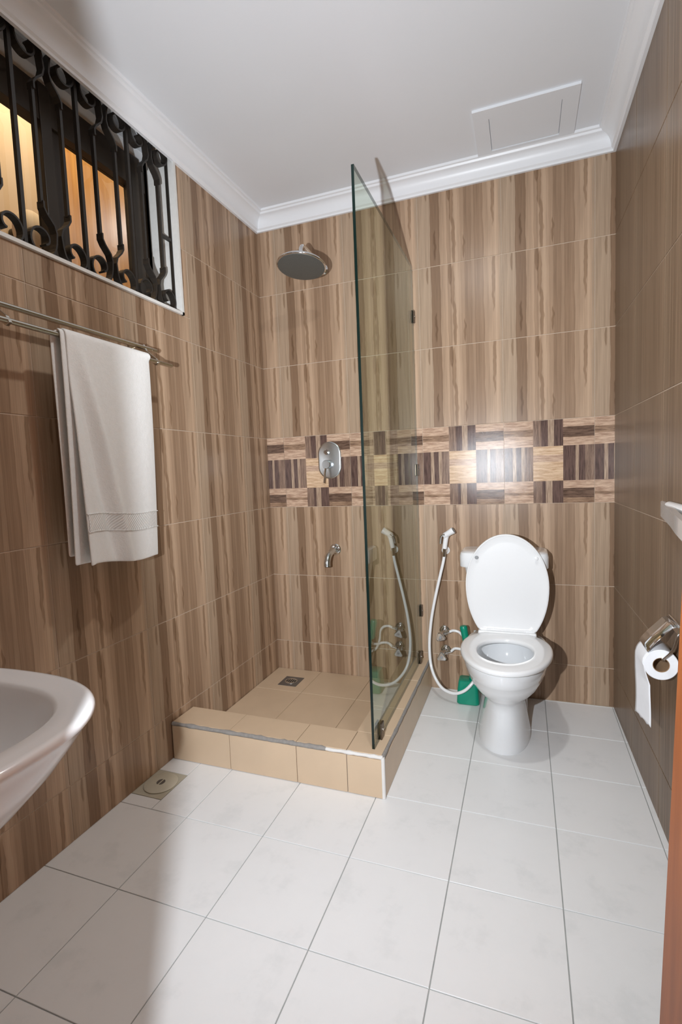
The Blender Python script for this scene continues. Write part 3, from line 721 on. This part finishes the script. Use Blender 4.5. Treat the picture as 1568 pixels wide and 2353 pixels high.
tw = thing('towel', 'white terry towel folded over the outer bar of the towel rail', 'towel', (XB, -1.3, 1.62))
def cloth(name, fn, nu, nv, th, mat, parent):
    V = []; Fc = []
    for j in range(nv+1):
        for i in range(nu+1): V.append(fn(i/nu, j/nv))
    for j in range(nv):
        for i in range(nu):
            a = j*(nu+1)+i; Fc.append((a, a+1, a+nu+2, a+nu+1))
    o = mk(name, V, Fc, mat, parent, True)
    md = o.modifiers.new('solid', 'SOLIDIFY'); md.thickness = th; md.offset = 0
    md = o.modifiers.new('sub', 'SUBSURF'); md.levels = 1; md.render_levels = 1
    return o
def front(u, v, dx=0.0):
    # u 0 = left (near) edge, 1 = right (far) edge; v 0 over the rail, 1 hem
    yl = -1.462 + 0.006*v**1.2; yr = -1.100 + 0.012*v - 0.028*v*v
    y = yl + (yr-yl)*u
    zb = 0.925 - 0.027*u
    if v < 0.035:
        a = (v/0.035)*PI/2; x = XB + 0.018*math.sin(a); z = 1.622+0.019*math.cos(a)
    else:
        w = (v-0.035)/0.965; z = 1.622 - (1.622-zb)*w; x = XB+0.018 + 0.006*w
        # folds: one diagonal ridge from the top left to the lower right, a softer one behind
        r = (u - (0.10+0.42*w))
        x += 0.022*math.exp(-(r/0.045)**2)*min(1, w*2.5)*(1-0.5*w) - 0.020*math.exp(-((r+0.12)/0.07)**2)*min(1, w*2)
        x += 0.006*math.sin(u*9+1.0+w*1.5)*w
        x -= 0.018*max(0, (u-0.78)/0.22)**2*(0.6+0.4*w)     # far edge rounds back toward the wall
        x += 0.014*math.exp(-((u-0.02)/0.06)**2)*w
        z += 0.004*math.sin(u*8)*w
    return (x+dx, y, z)
cloth('front_layer', front, 60, 90, 0.006, M['towel'], tw)
def middle(u, v):
    x, y, z = front(0.9*u, v)
    y2 = y - 0.013 - 0.010*v
    if v >= 0.035: x = XB + 0.010 - 0.010*v + 0.005*math.sin(u*7+v*3)
    else: x, z = x-0.004, z-0.004
    return (x, y2, z + 0.003)
cloth('middle_layer', middle, 30, 50, 0.006, M['towel'], tw)
def back(u, v):
    yl = -1.488 + 0.012*v - 0.004*v*v; yr = -1.105
    y = yl+(yr-yl)*u
    if v < 0.035:
        a = (v/0.035)*PI/2; return (XB - 0.016*math.sin(a), y+0.01*(1-v/0.035), 1.620+0.014*math.cos(a))
    w = (v-0.035)/0.965
    return (XB-0.016 + 0.004*math.sin(u*10+w*3)*w - 0.006*w, y, 1.620-(1.620-0.955+0.02*u)*w)
cloth('back_layer', back, 30, 50, 0.006, M['towel'], tw)
def border(u, v):
    x, y, z = front(0.012+0.976*u, 0.782+0.072*v); return (x+0.0042, y, z)
cloth('woven_border', border, 60, 10, 0.001, M['towel_border'], tw)
for vv in (0.780, 0.856):
    p = [Vector(front(u/40, vv))+Vector((0.0046, 0, 0)) for u in range(41)]
    v, f = sweep(p, 0.0022, 6); mk('border_line', v, f, M['towel_border'], tw)
reparent(tw)

# ------------------------------------------------------------------ wash basin
wb = thing('wash_basin', 'white ceramic wash basin jutting in at the lower left beside the door', 'wash basin', (-1.31, -2.2, 0.8))
bx, by = -1.305, -2.17
def D(z, ins, k=1.0, sx=0.0, sy=0.0, e=2.6):
    out = []
    for i in range(72):
        t_ = 2*PI*i/72; c, s = math.cos(t_), math.sin(t_)
        x = math.copysign(abs(c)**(2/e), c)*(0.285*k-ins); ry = (0.24*k-ins) if s > 0 else (0.215*k - min(ins, 0.02))
        y = math.copysign(abs(s)**(2/e), s)*ry
        out.append(Vector((bx+sx+x, min(max(by+sy+y, -2.386), 9), z)))
    return out
RZ = 0.820
rings = [D(0.60, 0, .30, 0, -.12, 2), D(0.62, 0, .42, 0, -.10, 2), D(0.66, 0, .62, 0, -.06, 2.1), D(0.70, 0, .76, 0, -.035, 2.2), D(0.74, 0, .87, 0, -.018, 2.3), D(0.77, 0, .93, 0, -.008, 2.4), D(0.790, 0, .966, 0, -.004, 2.5), D(0.803, 0.004, 1, e=2.6), D(0.806, 0.001), D(0.811, 0, 1), D(RZ-0.005, 0.001), D(RZ-0.0015, 0.004), D(RZ, 0.009), D(RZ, 0.013), D(RZ-0.001, 0.030), D(RZ-0.002, 0.052, 1, 0, 0, 2.7), D(RZ-0.004, 0.056, 1, 0, 0, 2.7), D(RZ-0.010, 0.060, 1, 0, 0, 2.7), D(RZ-0.035, 0.068, 1, 0, 0, 2.6), D(RZ-0.07, 0.085, 1, 0, 0, 2.4), D(RZ-0.105, 0.115, 1, 0, 0, 2.2), D(RZ-0.125, 0.17, 1, 0, 0, 2), D(RZ-0.13, 0.205, 1, 0, -0.02, 2)]
v, f = ring_loft(rings, cap0=True, cap1=True); smooth_angle(mk('bowl', v, f, M['basin'], wb), 60)
lathe_obj('waste', [(0.022, 0), (0.022, 0.002), (0.014, 0.003)], (bx, by-0.02, RZ-0.1295), (0, 0, 1), M['chrome'], wb, 24)
rbox_loft('soap_ledge', [(RZ-0.001, 0.0), (RZ+0.004, 0.002), (RZ+0.006, 0.006)], bx-0.24, bx+0.255, -2.384, -2.275, 0.02, M['basin'], wb)
lathe_obj('tap', [(0.024, 0), (0.022, 0.02), (0.016, 0.03), (0.015, 0.09), (0.02, 0.10), (0.018, 0.12)], (bx, -2.33, RZ+0.005), (0, 0, 1), M['chrome'], wb, 24)
tube('tap_spout', spline([(bx, -2.33, RZ+0.07), (bx, -2.28, RZ+0.10), (bx, -2.22, RZ+0.085), (bx, -2.205, RZ+0.06)], 6), 0.010, M['chrome'], wb, 14)
reparent(wb)

# ------------------------------------------------------------------ right wall: roll holder, shelf
RX = lambda y: -0.0143*y
rh = thing('roll_holder', 'chrome toilet roll holder with hinged cover on the right wall', 'holder', (RX(-1.0), -1.04, 0.70))
cx, cz = -0.032, 0.598; yf, yb = -1.010, -0.900
wx = RX(-1.04)
box('wall_plate', wx-0.010, wx, -1.035, -0.915, 0.690, 0.722, M['chrome'], rh, 0.003)
tube('arm', spline([(wx-0.006, -1.022, 0.706), (wx-0.012, -1.028, 0.690), (wx-0.022, -1.026, 0.650), (cx+0.004, -1.016, 0.618)], 6), 0.004, M['chrome'], rh, 10)
tube('roll_bar', [(cx+0.004, -1.016, 0.615), (cx+0.004, -0.895, 0.615)], 0.005, M['chrome'], rh, 10)
# curved cover lying over the roll
V = []
for x, z in ((0.004, 0.712), (-0.006, 0.708), (-0.046, 0.664), (-0.058, 0.648), (-0.066, 0.634)):
    for y in (-1.012, -0.900): V.append((x, y, z))
Fc = [(2*k, 2*k+2, 2*k+3, 2*k+1) for k in range(len(V)//2-1)]
o = mk('cover', V, Fc, M['chrome'], rh, True); md = o.modifiers.new('s', 'SOLIDIFY'); md.thickness = 0.0012
reparent(rh)
rr = thing('toilet_roll', 'white toilet paper roll with a long hanging sheet in the chrome holder', 'toilet roll', (cx, -1.04, cz))
n = 48; rings = []
for r, y in ((0.0425, yf), (0.0442, yf+0.002), (0.0442, yb-0.002), (0.0425, yb), (0.0215, yb), (0.0215, yf)):
    rings.append([Vector((cx+r*math.cos(2*PI*k/n), y, cz+r*math.sin(2*PI*k/n))) for k in range(n)])
v, f = ring_loft(rings); f += [(5*n+k, 5*n+(k+1) % n, (k+1) % n, k) for k in range(n)]
smooth_angle(mk('paper', v, f, M['paper'], rr), 40)
rings = [[Vector((cx+r*math.cos(2*PI*k/n), y, cz+r*math.sin(2*PI*k/n))) for k in range(n)] for r, y in ((0.0214, yf+0.001), (0.0214, yb-0.001), (0.0198, yb-0.001), (0.0198, yf+0.001))]
v, f = ring_loft(rings); f += [(3*n+k, 3*n+(k+1) % n, (k+1) % n, k) for k in range(n)]
smooth_angle(mk('core', v, f, M['card'], rr), 40)
V = []
K = 30
for j in range(K+1):
    w = j/K
    for i in range(9):
        u = i/8; y = yf+0.002+(yb-yf-0.004)*u
        if w < 0.2: a = PI*0.70+(w/0.2)*PI*0.30; V.append((cx+0.0452*math.cos(a), y, cz+0.0452*math.sin(a)))
        else:
            q = (w-0.2)/0.8; V.append((cx-0.0452-0.0015*math.sin(q*5+u)+0.020*(1-u)*min(1, q*3), y+0.001*math.sin(q*7), cz-0.190*q + 0.003*math.sin(i*2.2)*(1 if j == K else 0)))
Fc = [(j*9+i, j*9+i+1, (j+1)*9+i+1, (j+1)*9+i) for j in range(K) for i in range(8)]
o = mk('hanging_sheet', V, Fc, M['paper'], rr, True); md = o.modifiers.new('s', 'SOLIDIFY'); md.thickness = 0.0006
reparent(rr)

sf = thing('wall_shelf', 'white ceramic shelf frame with a rod, cut by the right edge above the roll holder', 'shelf', (0.01, -1.2, 1.05))
ctl = [(0.0105, -0.80, 0), (-0.003, -0.85, 0), (-0.018, -0.95, 0), (-0.042, -1.12, 0), (-0.068, -1.28, 0), (-0.088, -1.42, 0)]
pth = spline(ctl, 6); th = 0.014; V = []
for i, p in enumerate(pth):
    for dx, z in ((0, 1.052), (th, 1.052), (th, 1.018), (0, 1.010)): V.append((min(p.x+dx, RX(p.y)-0.0005), p.y, z))
m_ = len(pth)
Fc = [(i*4+k, i*4+(k+1) % 4, (i+1)*4+(k+1) % 4, (i+1)*4+k) for i in range(m_-1) for k in range(4)] + [(0, 1, 2, 3), tuple((m_-1)*4+k for k in range(4))]
mk('front_rail', V, Fc, M['ceramic'], sf)
box('end_plate', -0.088, RX(-1.43)-0.0005, -1.432, -1.420, 1.010, 1.052, M['ceramic'], sf, 0.002)
tube('rod', [(0.000, -0.94, 1.046), (0.004, -1.421, 1.046)], 0.014, M['plastic'], sf, 18)
reparent(sf)

# ------------------------------------------------------------------ ceiling hatch
ht = thing('ceiling_hatch', 'square white access hatch frame on the ceiling above the toilet', 'hatch', (-0.38, -0.23, CZ))
hx0, hx1, hy0, hy1 = -0.580, -0.174, -0.380, -0.072; q = 0.062
zt, zb_ = CZ, CZ-0.010
parts = [BV(hx0, hx1, hy0, hy0+q, zb_, zt), BV(hx0, hx1, hy1-0.020, hy1, zb_, zt), BV(hx0, hx0+q, hy0+q, hy1-0.020, zb_, zt), BV(hx1-q, hx1, hy0+q, hy1-0.020, zb_, zt)]
for p in parts:
    pass
v, f = join([(p, BF) for p in parts]); mk('hatch_frame', v, f, M['ceil'], ht)
box('hatch_panel', hx0+q+0.002, hx1-q-0.002, hy0+q+0.002, hy1-0.022, CZ-0.007, CZ, M['ceil'], ht, 0.001)
reparent(ht)

# ------------------------------------------------------------------ door leaf at the right edge, opened against the right wall
dl = struct(empty('door_1', (-0.03, -2.37, 0)))
T = Vector((-0.167, -1.63, 0)); Hn = Vector((-0.030, -2.375, 0)); dv = (Hn-T).normalized(); nv_ = Vector((-dv.y, dv.x, 0))
if nv_.x < 0: nv_ = -nv_
V = []
for z in (0.012, 2.05):
    lean = Vector((0.030*(z-0.2), 0, 0))
    for p in (T, Hn, Hn+nv_*0.038, T+nv_*0.038): V.append(p+lean*(1 if p in (T, T+nv_*0.038) or True else 0)+Vector((0, 0, z)))
bevel(mk('door_leaf', V, BF, M['door'], dl), 0.003)
reparent(dl)
